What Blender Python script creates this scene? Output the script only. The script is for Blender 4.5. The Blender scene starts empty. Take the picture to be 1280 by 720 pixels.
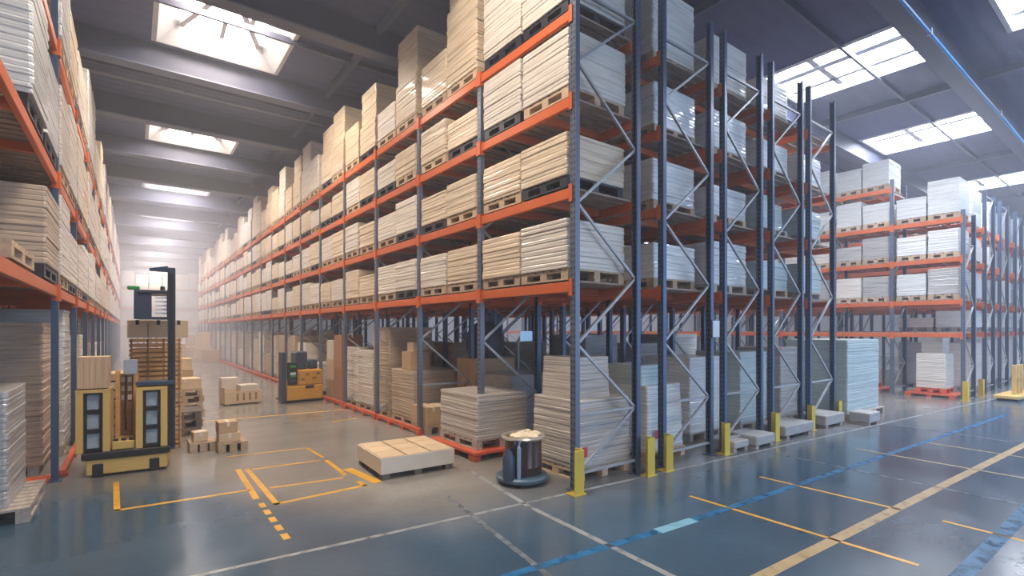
import bpy, math, random
from mathutils import Vector, Matrix
R = random.Random(7)
scene = bpy.context.scene
COL = scene.collection.objects
PI = math.pi

# ------------------------------------------------------------------ materials
def mat(name, color, rough=0.6, metal=0.0, vary=0.0, noise=0.0, nscale=6.0, stretch=(1, 1, 1), bump=0.0, coat=0.0):
    m = bpy.data.materials.new(name); m.use_nodes = True
    nt = m.node_tree; b = nt.nodes['Principled BSDF']
    b.inputs['Base Color'].default_value = (*color, 1)
    b.inputs['Roughness'].default_value = rough
    b.inputs['Metallic'].default_value = metal
    b.inputs['Coat Weight'].default_value = coat
    if vary or noise or bump:
        tc = nt.nodes.new('ShaderNodeTexCoord')
        mp = nt.nodes.new('ShaderNodeMapping'); mp.inputs['Scale'].default_value = stretch
        nz = nt.nodes.new('ShaderNodeTexNoise'); nz.inputs['Scale'].default_value = nscale; nz.inputs['Detail'].default_value = 5
        oi = nt.nodes.new('ShaderNodeObjectInfo')
        nt.links.new(tc.outputs['Object'], mp.inputs['Vector'])
        cm = nt.nodes.new('ShaderNodeVectorMath'); cm.operation = 'SCALE'
        cb = nt.nodes.new('ShaderNodeCombineXYZ')
        nt.links.new(oi.outputs['Random'], cb.inputs[0]); nt.links.new(oi.outputs['Random'], cb.inputs[2])
        nt.links.new(cb.outputs[0], cm.inputs[0]); cm.inputs['Scale'].default_value = 37.0
        ad = nt.nodes.new('ShaderNodeVectorMath'); ad.operation = 'ADD'
        nt.links.new(mp.outputs[0], ad.inputs[0]); nt.links.new(cm.outputs[0], ad.inputs[1])
        nt.links.new(ad.outputs[0], nz.inputs['Vector'])
        mr = nt.nodes.new('ShaderNodeMapRange')
        mr.inputs['From Min'].default_value = 0.25; mr.inputs['From Max'].default_value = 0.75
        mr.inputs['To Min'].default_value = 1 - noise; mr.inputs['To Max'].default_value = 1 + noise
        nt.links.new(nz.outputs['Fac'], mr.inputs['Value'])
        vr = nt.nodes.new('ShaderNodeMapRange')
        vr.inputs['To Min'].default_value = 1 - vary; vr.inputs['To Max'].default_value = 1 + vary
        nt.links.new(oi.outputs['Random'], vr.inputs['Value'])
        mu = nt.nodes.new('ShaderNodeMath'); mu.operation = 'MULTIPLY'
        nt.links.new(mr.outputs[0], mu.inputs[0]); nt.links.new(vr.outputs[0], mu.inputs[1])
        hs = nt.nodes.new('ShaderNodeVectorMath'); hs.operation = 'SCALE'
        hs.inputs[0].default_value = color
        nt.links.new(mu.outputs[0], hs.inputs['Scale'])
        nt.links.new(hs.outputs[0], b.inputs['Base Color'])
        if bump:
            bp = nt.nodes.new('ShaderNodeBump'); bp.inputs['Strength'].default_value = bump; bp.inputs['Distance'].default_value = 0.03
            nt.links.new(nz.outputs['Fac'], bp.inputs['Height']); nt.links.new(bp.outputs[0], b.inputs['Normal'])
    return m

def emit(name, color, strength):
    m = bpy.data.materials.new(name); m.use_nodes = True
    nt = m.node_tree; b = nt.nodes['Principled BSDF']
    b.inputs['Base Color'].default_value = (*color, 1)
    b.inputs['Emission Color'].default_value = (*color, 1)
    b.inputs['Emission Strength'].default_value = strength
    return m

def post_mat(name, color):
    """painted steel with the rack upright's column of dark slots"""
    m = mat(name, color, 0.38, 0.35, 0.08)
    nt = m.node_tree; b = nt.nodes['Principled BSDF']
    src = b.inputs['Base Color'].links[0].from_socket
    tc = nt.nodes.new('ShaderNodeTexCoord'); sp = nt.nodes.new('ShaderNodeSeparateXYZ')
    nt.links.new(tc.outputs['Object'], sp.inputs[0])
    def M(op, a, v):
        n = nt.nodes.new('ShaderNodeMath'); n.operation = op
        nt.links.new(a, n.inputs[0]); n.inputs[1].default_value = v
        return n.outputs[0]
    z = M('GREATER_THAN', M('FRACT', M('MULTIPLY', sp.outputs[2], 14.0), 0), 0.55)
    y = M('LESS_THAN', M('ABSOLUTE', M('SUBTRACT', M('ABSOLUTE', sp.outputs[1], 0), 0.022), 0), 0.009)
    mm = nt.nodes.new('ShaderNodeMath'); mm.operation = 'MULTIPLY'
    nt.links.new(z, mm.inputs[0]); nt.links.new(y, mm.inputs[1])
    mx = nt.nodes.new('ShaderNodeMix'); mx.data_type = 'RGBA'
    nt.links.new(mm.outputs[0], mx.inputs['Factor']); nt.links.new(src, mx.inputs['A'])
    mx.inputs['B'].default_value = (0.012, 0.016, 0.03, 1)
    nt.links.new(mx.outputs['Result'], b.inputs['Base Color'])
    return m

MT = {}
FILM = (1.2, 1.2, 16)
MT['cream'] = mat('wrap_cream', (0.66, 0.545, 0.405), 0.42, 0, 0.07, 0.19, 1.6, FILM, 0.35, 0.25)
MT['pale'] = mat('wrap_pale', (0.68, 0.63, 0.57), 0.42, 0, 0.07, 0.18, 1.6, FILM, 0.35, 0.25)
MT['white'] = mat('wrap_white', (0.66, 0.67, 0.66), 0.36, 0, 0.06, 0.18, 1.6, FILM, 0.4, 0.35)
MT['mix'] = mat('wrap_taupe', (0.50, 0.46, 0.42), 0.30, 0, 0.04, 0.2, 1.6, (1.0, 1.0, 22), 0.4, 0.25)
MT['tan'] = mat('wrap_tan', (0.46, 0.36, 0.27), 0.5, 0, 0.08, 0.22, 1.6, FILM, 0.3, 0.1)
MT['grey'] = mat('wrap_grey', (0.42, 0.41, 0.40), 0.28, 0, 0.08, 0.22, 1.6, FILM, 0.4, 0.25)
MT['aqua'] = mat('wrap_aqua', (0.45, 0.55, 0.55), 0.32, 0, 0.05, 0.13, 1.6, FILM, 0.5, 0.4)
MT['carton'] = mat('cardboard', (0.50, 0.34, 0.19), 0.75, 0, 0.1, 0.06, 5)
MT['carton_pale'] = mat('pale_cardboard', (0.62, 0.47, 0.31), 0.75, 0, 0.08, 0.05, 5)
MT['carton_white'] = mat('white_cardboard', (0.68, 0.62, 0.54), 0.7, 0, 0.05, 0.05, 5)
MT['carton_red'] = mat('reddish_cardboard', (0.36, 0.18, 0.10), 0.75, 0, 0.08, 0.08, 5)
MT['wood'] = mat('pallet_wood', (0.46, 0.34, 0.23), 0.75, 0, 0.16, 0.22, 3, (9, 1, 9))
MT['wood_grey'] = mat('weathered_wood', (0.38, 0.34, 0.30), 0.8, 0, 0.12, 0.22, 3, (9, 1, 9))
MT['wood_dark'] = mat('dark_wood', (0.15, 0.12, 0.10), 0.8, 0, 0.12, 0.22, 3, (9, 1, 9))
MT['wood_orange'] = mat('orange_brown_wood', (0.66, 0.37, 0.13), 0.6, 0, 0.08, 0.22, 3, (1, 1, 12))
MT['ply'] = mat('pale_plank_wood', (0.55, 0.38, 0.24), 0.65, 0, 0.05, 0.18, 2.5, (14, 14, 1))
MT['slat'] = mat('deck_slat_wood', (0.33, 0.25, 0.20), 0.75, 0, 0.12, 0.25, 3, (1, 9, 9))
MT['plastic'] = mat('black_plastic', (0.016, 0.018, 0.028), 0.4, 0, 0.1)
MT['orange'] = mat('orange_paint', (0.60, 0.125, 0.03), 0.42, 0.1, 0.06, 0.07, 3)
MT['red'] = mat('red_orange_paint', (0.55, 0.09, 0.03), 0.5, 0.0, 0.08, 0.15, 3)
MT['blue'] = post_mat('blue_rack_paint', (0.050, 0.090, 0.165))
MT['bluegrey'] = post_mat('blue_grey_rack_paint', (0.13, 0.16, 0.225))
MT['galv'] = mat('galvanised_steel', (0.36, 0.37, 0.39), 0.45, 0.3, 0.08, 0.1, 6)
MT['yellow'] = mat('yellow_paint', (0.55, 0.38, 0.06), 0.45, 0, 0.04, 0.08, 4)
MT['guard'] = mat('guard_yellow', (0.60, 0.45, 0.05), 0.5, 0, 0.05, 0.12, 5, (1, 1, .4))
MT['truck_yellow'] = mat('truck_yellow', (0.62, 0.42, 0.13), 0.45, 0, 0.03, 0.06, 4)
MT['amber'] = mat('amber_truck_paint', (0.62, 0.32, 0.04), 0.45, 0, 0.03, 0.08, 4)
MT['black'] = mat('black_rubber', (0.012, 0.012, 0.014), 0.55, 0, 0, 0.2, 8)
MT['darkblue'] = mat('dark_blue_steel', (0.045, 0.07, 0.12), 0.4, 0.3, 0, 0.1, 5)
MT['glass'] = mat('grey_window_glass', (0.30, 0.36, 0.40), 0.15, 0, 0, 0.3, 9)
MT['screen'] = mat('grey_screen', (0.36, 0.40, 0.47), 0.3, 0, 0, 0.04, 4)
MT['bluescreen'] = emit('blue_screen', (0.35, 0.6, 0.9), 0.5)
MT['paper'] = mat('white_sheet', (0.62, 0.72, 0.80), 0.5, 0, 0, 0.03, 4)
MT['redtag'] = mat('red_tag', (0.62, 0.06, 0.08), 0.6, 0, 0.03, 0.03, 4)
MT['green'] = mat('green_plastic', (0.03, 0.30, 0.08), 0.4, 0, 0, 0.1, 4)
MT['drum'] = mat('brown_drum_metal', (0.10, 0.065, 0.06), 0.28, 0.7, 0, 0.35, 2.5, (7, 7, .3))
MT['chrome'] = mat('bright_rim_metal', (0.62, 0.58, 0.53), 0.3, 0.7, 0, 0.1, 6)
MT['foam'] = mat('cream_rags', (0.72, 0.63, 0.46), 0.8, 0, 0, 0.15, 10, (1, 1, 1), 0.5)
MT['bluebase'] = mat('blue_grey_plastic', (0.06, 0.115, 0.18), 0.4, 0, 0, 0.15, 5)
MT['lightblue'] = mat('pale_blue_steel', (0.28, 0.40, 0.55), 0.4, 0.3, 0, 0.1, 5)
MT['brownwall'] = mat('brown_panel', (0.28, 0.15, 0.06), 0.55, 0, 0, 0.25, 3, (1, 1, 6))
MT['concrete'] = mat('concrete_block', (0.36, 0.36, 0.36), 0.8, 0, 0.08, 0.15, 6, (1, 1, 3))
MT['tarp'] = mat('dark_tarpaulin', (0.03, 0.035, 0.045), 0.5, 0, 0, 0.3, 4, (1, 1, 1), 0.6)
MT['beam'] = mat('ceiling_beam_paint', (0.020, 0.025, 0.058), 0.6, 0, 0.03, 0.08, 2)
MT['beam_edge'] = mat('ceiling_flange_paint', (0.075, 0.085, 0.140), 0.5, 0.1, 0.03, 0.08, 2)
MT['pipe'] = mat('conduit_paint', (0.22, 0.23, 0.28), 0.45, 0.3, 0.03)
MT['bluepipe'] = mat('blue_pipe_paint', (0.03, 0.20, 0.46), 0.4, 0.1, 0.03)
MT['splay'] = mat('skylight_lining', (0.50, 0.51, 0.56), 0.6, 0, 0.02, 0.06, 2)
MT['wall'] = mat('pale_wall_cladding', (0.62, 0.60, 0.60), 0.7, 0, 0, 0.05, 1, (6, 6, .2))
MT['mesh_black'] = mat('strap_black', (0.03, 0.025, 0.02), 0.5)
MT['skyglass'] = emit('skylight_glass_warm', (1.0, 0.86, 0.71), 74.0)
MT['skyglass_neutral'] = emit('skylight_glass_neutral', (1.0, 0.92, 0.90), 74.0)
MT['skyglass_cool'] = emit('skylight_glass_cool', (0.90, 0.93, 1.0), 44.0)

def ceiling_mat():
    m = mat('ribbed_ceiling', (0.052, 0.062, 0.145), 0.65, 0, 0, 0.10, 0.5)
    nt = m.node_tree; b = nt.nodes['Principled BSDF']
    tc = nt.nodes.new('ShaderNodeTexCoord'); w = nt.nodes.new('ShaderNodeTexWave')
    w.bands_direction = 'Y'; w.inputs['Scale'].default_value = 1.0
    bp = nt.nodes.new('ShaderNodeBump'); bp.inputs['Strength'].default_value = 0.25; bp.inputs['Distance'].default_value = 0.05
    nt.links.new(tc.outputs['Object'], w.inputs['Vector']); nt.links.new(w.outputs['Fac'], bp.inputs['Height'])
    nt.links.new(bp.outputs[0], b.inputs['Normal'])
    return m
MT['ceiling'] = ceiling_mat()

def floor_mat():
    """polished concrete: grey storage aisle, blue-grey sealed traffic lane, worn patches"""
    m = bpy.data.materials.new('polished_concrete'); m.use_nodes = True
    nt = m.node_tree; b = nt.nodes['Principled BSDF']; L = nt.links.new; N = nt.nodes.new
    tc = N('ShaderNodeTexCoord'); sp = N('ShaderNodeSeparateXYZ'); L(tc.outputs['Object'], sp.inputs[0])
    def noise(scale, detail, st=(1, 1, 1)):
        mp = N('ShaderNodeMapping'); mp.inputs['Scale'].default_value = st
        n = N('ShaderNodeTexNoise'); n.inputs['Scale'].default_value = scale; n.inputs['Detail'].default_value = detail
        L(tc.outputs['Object'], mp.inputs[0]); L(mp.outputs[0], n.inputs['Vector']); return n.outputs['Fac']
    n1 = noise(0.55, 6); n2 = noise(1.1, 3, (1, 1.6, 1)); n3 = noise(14, 5)
    # lane: y < 4.1 - 0.07 x  -> bluish light tint mixed into the concrete colour
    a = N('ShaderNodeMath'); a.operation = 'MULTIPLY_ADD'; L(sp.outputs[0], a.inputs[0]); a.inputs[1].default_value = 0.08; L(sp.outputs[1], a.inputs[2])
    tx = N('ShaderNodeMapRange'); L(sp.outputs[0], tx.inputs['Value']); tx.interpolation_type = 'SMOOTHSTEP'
    tx.inputs['From Min'].default_value = 2.6; tx.inputs['From Max'].default_value = -.2; tx.inputs['To Min'].default_value = 0; tx.inputs['To Max'].default_value = 3.0  # spreads the painted bluish light up the aisle's left side
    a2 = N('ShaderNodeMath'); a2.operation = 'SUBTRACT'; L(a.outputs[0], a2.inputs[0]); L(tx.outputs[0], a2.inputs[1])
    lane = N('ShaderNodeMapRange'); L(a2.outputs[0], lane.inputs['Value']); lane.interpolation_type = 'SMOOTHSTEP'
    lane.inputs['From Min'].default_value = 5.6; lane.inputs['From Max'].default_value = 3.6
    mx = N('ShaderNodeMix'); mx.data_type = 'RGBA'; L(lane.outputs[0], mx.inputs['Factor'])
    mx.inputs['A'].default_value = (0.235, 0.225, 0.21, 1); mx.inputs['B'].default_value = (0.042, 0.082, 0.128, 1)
    def gain(sock, fac, lo, hi):
        r = N('ShaderNodeMapRange'); L(fac, r.inputs['Value']); r.inputs['From Min'].default_value = .3; r.inputs['From Max'].default_value = .7
        r.inputs['To Min'].default_value = lo; r.inputs['To Max'].default_value = hi
        v = N('ShaderNodeVectorMath'); v.operation = 'SCALE'; L(sock, v.inputs[0]); L(r.outputs[0], v.inputs['Scale']); return v.outputs[0]
    c = gain(mx.outputs['Result'], n1, 0.85, 1.18); c = gain(c, n2, 0.90, 1.10); c = gain(c, n3, 0.95, 1.05)
    L(c, b.inputs['Base Color'])
    rr = N('ShaderNodeMapRange'); L(n2, rr.inputs['Value']); rr.inputs['From Min'].default_value = .3; rr.inputs['From Max'].default_value = .7
    rr.inputs['To Min'].default_value = 0.13; rr.inputs['To Max'].default_value = 0.24; L(rr.outputs[0], b.inputs['Roughness'])
    bp = N('ShaderNodeBump'); bp.inputs['Strength'].default_value = 0.05; bp.inputs['Distance'].default_value = 0.002; L(n2, bp.inputs['Height']); L(bp.outputs[0], b.inputs['Normal'])
    b.inputs['IOR'].default_value = 1.55
    return m
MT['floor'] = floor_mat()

def paint(name, col, wear, top=1.0):
    m = mat(name, col, 0.35, 0, 0, 0.2, 5)
    nt = m.node_tree; b = nt.nodes['Principled BSDF']
    tc = nt.nodes.new('ShaderNodeTexCoord'); n = nt.nodes.new('ShaderNodeTexNoise'); n.inputs['Scale'].default_value = 7; n.inputs['Detail'].default_value = 7
    nt.links.new(tc.outputs['Object'], n.inputs['Vector'])
    r = nt.nodes.new('ShaderNodeMapRange'); r.inputs['From Min'].default_value = wear - .14; r.inputs['From Max'].default_value = wear + .16
    r.inputs['To Min'].default_value = 0.15; r.inputs['To Max'].default_value = top
    nt.links.new(n.outputs['Fac'], r.inputs['Value']); nt.links.new(r.outputs[0], b.inputs['Alpha'])
    return m
MT['line_yellow'] = paint('worn_yellow_line', (0.68, 0.36, 0.035), 0.24)
MT['line_tan'] = paint('worn_tan_line', (0.44, 0.33, 0.17), 0.28, .9)
MT['line_white'] = paint('worn_white_line', (0.36, 0.38, 0.40), 0.34, .8)
MT['line_faint'] = paint('faint_white_line', (0.30, 0.34, 0.38), 0.42, .6)
MT['line_blue'] = paint('worn_blue_line', (0.03, 0.19, 0.42), 0.40, .75)
MT['line_pale_blue'] = paint('pale_blue_line', (0.20, 0.44, 0.58), 0.26, .9)

# ------------------------------------------------------------------ mesh builder
class MB:
    def __init__(s): s.v = []; s.f = []; s.m = []; s.mats = []
    def mi(s, m):
        if m not in s.mats: s.mats.append(m)
        return s.mats.index(m)
    def add(s, vs, fs, m):
        o = len(s.v); k = s.mi(m)
        s.v += [tuple(p) for p in vs]
        for f in fs: s.f.append([o + i for i in f]); s.m.append(k)
        return s
    def box(s, x0, x1, y0, y1, z0, z1, m, bev=0.0):
        if bev <= 0:
            vs = [(x, y, z) for z in (z0, z1) for x, y in ((x0, y0), (x1, y0), (x1, y1), (x0, y1))]
            return s.add(vs, [(3, 2, 1, 0), (4, 5, 6, 7), (0, 1, 5, 4), (1, 2, 6, 5), (2, 3, 7, 6), (3, 0, 4, 7)], m)
        b = bev; vs = []
        for z, i in ((z0, b), (z0 + b, 0), (z1 - b, 0), (z1, b)):
            for (x, sx, y, sy) in ((x0, 1, y0, 1), (x1, -1, y0, 1), (x1, -1, y1, -1), (x0, 1, y1, -1)):
                if i: vs += [(x + sx * b, y + sy * b, z), (x + sx * b, y + sy * b, z)]
                elif (sx, sy) in ((1, 1), (-1, -1)): vs += [(x, y + sy * b, z), (x + sx * b, y, z)]
                else: vs += [(x + sx * b, y, z), (x, y + sy * b, z)]
        fs = []
        for r in range(3):
            for k in range(8):
                a, c = r * 8 + k, r * 8 + (k + 1) % 8
                fs.append((a, c, c + 8, a + 8))
        fs += [tuple(range(7, -1, -1)), tuple(range(24, 32))]
        return s.add(vs, fs, m)
    def bar(s, p, q, w, h, m):
        p, q = Vector(p), Vector(q); d = (q - p).normalized()
        up = Vector((0, 0, 1)) if abs(d.z) < 0.95 else Vector((0, 1, 0))
        a = d.cross(up).normalized() * (w / 2); b = a.cross(d).normalized() * (h / 2)
        vs = [e + sa * a + sb * b for e in (p, q) for sa, sb in ((-1, -1), (1, -1), (1, 1), (-1, 1))]
        return s.add(vs, [(3, 2, 1, 0), (4, 5, 6, 7), (0, 1, 5, 4), (1, 2, 6, 5), (2, 3, 7, 6), (3, 0, 4, 7)], m)
    def tube(s, pts, r, m, n=8):
        pts = [Vector(p) for p in pts]; vs = []; fs = []
        for i, p in enumerate(pts):
            d = (pts[min(i + 1, len(pts) - 1)] - pts[max(i - 1, 0)]).normalized()
            up = Vector((0, 0, 1)) if abs(d.z) < 0.9 else Vector((0, 1, 0))
            a = d.cross(up).normalized(); b = a.cross(d).normalized()
            vs += [p + (a * math.cos(2 * PI * k / n) + b * math.sin(2 * PI * k / n)) * r for k in range(n)]
        for i in range(len(pts) - 1):
            for k in range(n):
                x, y = i * n + k, i * n + (k + 1) % n
                fs.append((x, y, y + n, x + n))
        fs += [tuple(range(n - 1, -1, -1)), tuple(range((len(pts) - 1) * n, len(pts) * n))]
        return s.add(vs, fs, m)
    def lathe(s, prof, m, n=32, c=(0, 0, 0), caps=True):
        vs = []; fs = []
        for r, z in prof: vs += [(c[0] + r * math.cos(2 * PI * k / n), c[1] + r * math.sin(2 * PI * k / n), c[2] + z) for k in range(n)]
        for i in range(len(prof) - 1):
            for k in range(n):
                a, b = i * n + k, i * n + (k + 1) % n
                fs.append((a, b, b + n, a + n))
        if caps: fs += [tuple(range(n - 1, -1, -1)), tuple(range((len(prof) - 1) * n, len(prof) * n))]
        return s.add(vs, fs, m)
    def mesh(s, name):
        me = bpy.data.meshes.new(name); me.from_pydata(s.v, [], s.f)
        for m in s.mats: me.materials.append(MT[m] if isinstance(m, str) else m)
        me.polygons.foreach_set('material_index', s.m); me.update(); return me
    def build(s, name, parent=None, loc=(0, 0, 0), smooth=False, rz=0):
        return inst(name, s.mesh(name), parent, loc, rz, smooth)

def inst(name, me, parent=None, loc=(0, 0, 0), rz=0, smooth=False):
    o = bpy.data.objects.new(name, me); COL.link(o); o.location = loc; o.rotation_euler.z = rz
    if parent: o.parent = parent
    if smooth:
        me.polygons.foreach_set('use_smooth', [True] * len(me.polygons))
        try: me.set_sharp_from_angle(angle=math.radians(40))
        except Exception: pass
    return o
def tag(o, label=None, cat=None, group=None, kind=None):
    if label: o['label'] = label
    if cat: o['category'] = cat
    if group: o['group'] = group
    if kind: o['kind'] = kind
    return o
def thing(name, label, cat, loc=(0, 0, 0), rz=0, group=None):
    o = bpy.data.objects.new(name, None); COL.link(o); o.location = loc; o.rotation_euler.z = rz
    o.empty_display_size = 0.1
    return tag(o, label, cat, group)
ORD = ['first', 'second', 'third', 'fourth', 'fifth', 'sixth', 'seventh', 'eighth', 'ninth', 'tenth', 'eleventh', 'twelfth', 'thirteenth',
       'fourteenth', 'fifteenth', 'sixteenth', 'seventeenth', 'eighteenth', 'nineteenth', 'twentieth', 'twenty-first', 'twenty-second', 'twenty-third']

# ------------------------------------------------------------------ the setting
XL, XR, YF, YB, HC = -4.6, 42.0, -9.0, 66.0, 8.0
fl = MB().box(XL - 1, XR + 1, YF - 3, YB + 1, -0.2, 0, 'floor').build('floor'); tag(fl, 'polished grey concrete warehouse floor, bluish light in its colour, with painted lines', 'floor', kind='structure')
SKY = []                         # skylight openings (x0,x1,y0,y1,warm)
for k in range(-2, 8): SKY.append((0.4, 2.7, 10.35 + 6.9 * k, 13.05 + 6.9 * k, True if k < 2 else 2))
for cx in (13.35, 19.95, 28.6):
    SKY.append((cx - 1.05, cx + 1.05, 3.35, 6.25, False))
    SKY.append((cx - 1.05, cx + 1.05, -0.55, 2.1, False))
    for k in range(3): SKY.append((cx - 1.05, cx + 1.05, 13.6 + 6.9 * k, 16.5 + 6.9 * k, False))
xs = sorted({XL, XR} | {v for s_ in SKY for v in s_[:2]}); ys = sorted({YF, YB} | {v for s_ in SKY for v in s_[2:4]})
cb = MB()
for i in range(len(xs) - 1):
    for j in range(len(ys) - 1):
        mx_, my_ = (xs[i] + xs[i + 1]) / 2, (ys[j] + ys[j + 1]) / 2
        if any(a < mx_ < b and c < my_ < d for a, b, c, d, _ in SKY): continue
        cb.box(xs[i], xs[i + 1], ys[j], ys[j + 1], HC, HC + .12, 'ceiling')
tag(cb.build('ceiling'), 'dark grey ribbed warehouse ceiling', 'ceiling', kind='structure')
tag(MB().box(XL - .2, XL, YF, YB, 0, HC, 'wall').build('wall_left'), 'pale cladding wall behind the left rack', 'wall', kind='structure')
tag(MB().box(XR, XR + .2, YF, YB, 0, HC, 'wall').build('wall_right'), 'pale cladding wall far to the right', 'wall', kind='structure')
tag(MB().box(XL, XR, YB, YB + .2, 0, HC, 'wall').build('wall_back'), 'pale cladding wall at the end of the aisle', 'wall', kind='structure')
tag(MB().box(XL, 2.2, YF - .2, YF, 0, HC, 'wall').build('wall_front'), 'unseen pale cladding wall behind the viewer, added to block sky light', 'wall', kind='structure')  # unseen part-width wall, added to keep sky light off the left rack
yb = 13.43 - 3.45 * 6
while yb < YB - 1:
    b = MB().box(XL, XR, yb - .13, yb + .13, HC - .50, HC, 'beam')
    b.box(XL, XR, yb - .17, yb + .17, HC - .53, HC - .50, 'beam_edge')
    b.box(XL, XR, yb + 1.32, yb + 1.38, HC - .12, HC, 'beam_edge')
    tag(b.build('ceiling_beam'), 'dark steel roof beam running across the warehouse', 'beam', kind='structure')
    yb += 3.45
for i, x in enumerate((-2.2, 4.0, 8.6, 16.3, 24.0, 32.0)):
    b = MB().box(x - .05, x + .05, YF, YB, HC - .16, HC, 'beam_edge')
    tag(b.build('trim_%d' % (i + 1)), 'slim grey purlin running along the ceiling', 'trim', kind='structure')
for i, (a, b_, c, d, warm) in enumerate(SKY):
    g = {True: 'skyglass', False: 'skyglass_cool', 2: 'skyglass_neutral'}[warm] if warm != 2 else 'skyglass_neutral'
    ix, iy, up = (0.40, 0.38, 0.30) if warm else (0.07, 0.07, 0.16)
    pa, pb, pc, pd, z = a + ix, b_ - ix, c + iy, d - iy, HC + up
    w = MB().add([(pa, pc, z), (pb, pc, z), (pb, pd, z), (pa, pd, z)], [(3, 2, 1, 0)], g).build('window_%d' % (i + 1))
    tag(w, 'rooflight window in the ceiling', 'window', kind='structure')
    e = 0.09
    q = [(a - e, c - e, HC - .02), (b_ + e, c - e, HC - .02), (b_ + e, d + e, HC - .02), (a - e, d + e, HC - .02)]
    q2 = [(a, c, HC - .05), (b_, c, HC - .05), (b_, d, HC - .05), (a, d, HC - .05)]
    p = [(pa, pc, z + .01), (pb, pc, z + .01), (pb, pd, z + .01), (pa, pd, z + .01)]
    sm = MB().add(q + q2 + p, [(n, (n + 1) % 4, 4 + (n + 1) % 4, 4 + n) for n in range(4)] + [(4 + n, 4 + (n + 1) % 4, 8 + (n + 1) % 4, 8 + n) for n in range(4)], 'splay')
    sm.build('window_lining', w)
    fb = MB(); t = 0.055; zz = z - .04
    cx, cy = (pa + pb) / 2, (pc + pd) / 2
    if warm:
        fb.bar((pa, cy + .1, zz), (pb, cy + .1, zz), .13, .06, 'splay'); fb.bar((pa, pc + .35, zz), (pb, pc + .35, zz), .10, .07, 'splay')
        fb.bar((pa, pd, zz), (cx - .2, pc + .35, zz), .11, .06, 'splay'); fb.bar((pb, pd, zz), (cx + .1, pc + .35, zz), .12, .06, 'splay')
        fb.bar((cx, cy, zz), (cx, pd, zz), .09, .05, 'splay'); fb.bar((pb - .3, pc, zz), (pb - .3, cy + .1, zz), .09, .05, 'splay')
    else:
        fb.bar((pa + .72, pc, zz), (pa + .72, pd, zz), .22, .08, 'splay'); fb.bar((pb - .35, pc, zz), (pb - .35, pd, zz), .16, .06, 'splay')
        fb.bar((pa, pd - .95, zz), (pb, pd - .95, zz), .14, .06, 'splay')
    fb.build('window_bar', w)
t = thing('ceiling_pipe', 'bright blue pipe running under the dark ceiling beam at upper right', 'pipe', (0, 0, 0))
MB().tube([(9.0, 2.88, 7.44), (XR - .5, 2.88, 7.44)], .035, 'bluepipe').build('pipe_run', t)
for x in (12, 18, 24, 30): MB().box(x - .03, x + .03, 2.84, 2.92, 7.40, 7.52, 'galv').build('pipe_clip', t)
t = thing('ceiling_conduit', 'thin grey conduit pair crossing the ceiling above the left aisle', 'conduit', (0, 0, 0))
MB().tube([(XL + .1, 15.1, 7.82), (4.5, 15.1, 7.82)], .035, 'pipe').build('pipe_run', t)
MB().tube([(XL + .1, 15.25, 7.86), (4.5, 15.25, 7.86)], .025, 'pipe').build('pipe_run', t)

# floor markings (thin paint films)
def line(pts, w, m):
    b = MB()
    for (p, q) in zip(pts[:-1], pts[1:]):
        d = (Vector(q) - Vector(p)).normalized() * (w / 2 if len(pts) > 2 else 0)
        p2, q2 = Vector(p) - d, Vector(q) + d
        b.bar((p2.x, p2.y, .0012), (q2.x, q2.y, .0012), w, .0024, m)
    return tag(b.build('floor_marking'), 'painted line on the warehouse floor', 'floor marking', kind='structure')
LN = [([(-1.0, 4.56), (18.6, 3.02)], .05, 'line_white'), ([(2.1, 3.06), (3.85, 2.90)], .085, 'line_blue'), ([(3.85, 2.90), (4.36, 2.865)], .11, 'line_pale_blue'),
      ([(4.36, 2.865), (15.2, 2.32)], .08, 'line_blue'), ([(3.2, 1.93), (14, 1.42)], .10, 'line_tan'),
      ([(4.95, 3.3), (4.93, 1.25)], .045, 'line_yellow'), ([(6.3, 3.2), (6.3, 1.75)], .045, 'line_yellow'), ([(8.97, 3.06), (8.86, .9)], .05, 'line_tan'),
      ([(10.4, 2.56), (10.28, 1.1)], .05, 'line_tan'), ([(6.26, 1.4), (6.22, .5)], .045, 'line_yellow'), ([(7.68, 3.78), (7.49, .9)], .05, 'line_faint'),
      ([(11.83, 3.4), (11.5, 1.3)], .05, 'line_faint'), ([(4.6, 1.01), (8.5, .95)], .12, 'line_blue'),
      ([(3.52, 5.56), (3.31, 4.1), (3.22, 2.0)], .06, 'line_white'), ([(2.8, 4.91), (2.46, 2.6)], .05, 'line_faint'),
      ([(1.0, 11.88), (4.0, 11.63)], .06, 'line_yellow'), ([(3.2, 10.29), (3.72, 10.36)], .06, 'line_yellow'),
      ([(-.16, 7.75), (-.13, 6.56), (1.06, 6.47)], .055, 'line_yellow'),
      ([(1.11, 7.51), (1.08, 6.08)], .065, 'line_yellow'), ([(1.21, 7.44), (1.22, 5.78), (2.2, 5.84), (2.19, 6.02)], .06, 'line_yellow'),
      ([(1.28, 6.41), (2.1, 6.3)], .05, 'line_yellow'), ([(1.26, 7.4), (2.12, 7.34)], .05, 'line_yellow'), ([(1.11, 8.35), (2.17, 8.24), (2.2, 7.5)], .045, 'line_yellow'),
      ([(2.19, 7.3), (2.16, 6.4)], .06, 'line_yellow'), ([(2.28, 6.68), (2.37, 5.86)], .12, 'line_yellow')]
for q in range(5): LN.append(([(1.09, 5.9 - .25 * q), (1.09, 5.75 - .25 * q)], .06, 'line_yellow'))
for l in LN: line(*l)

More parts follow.
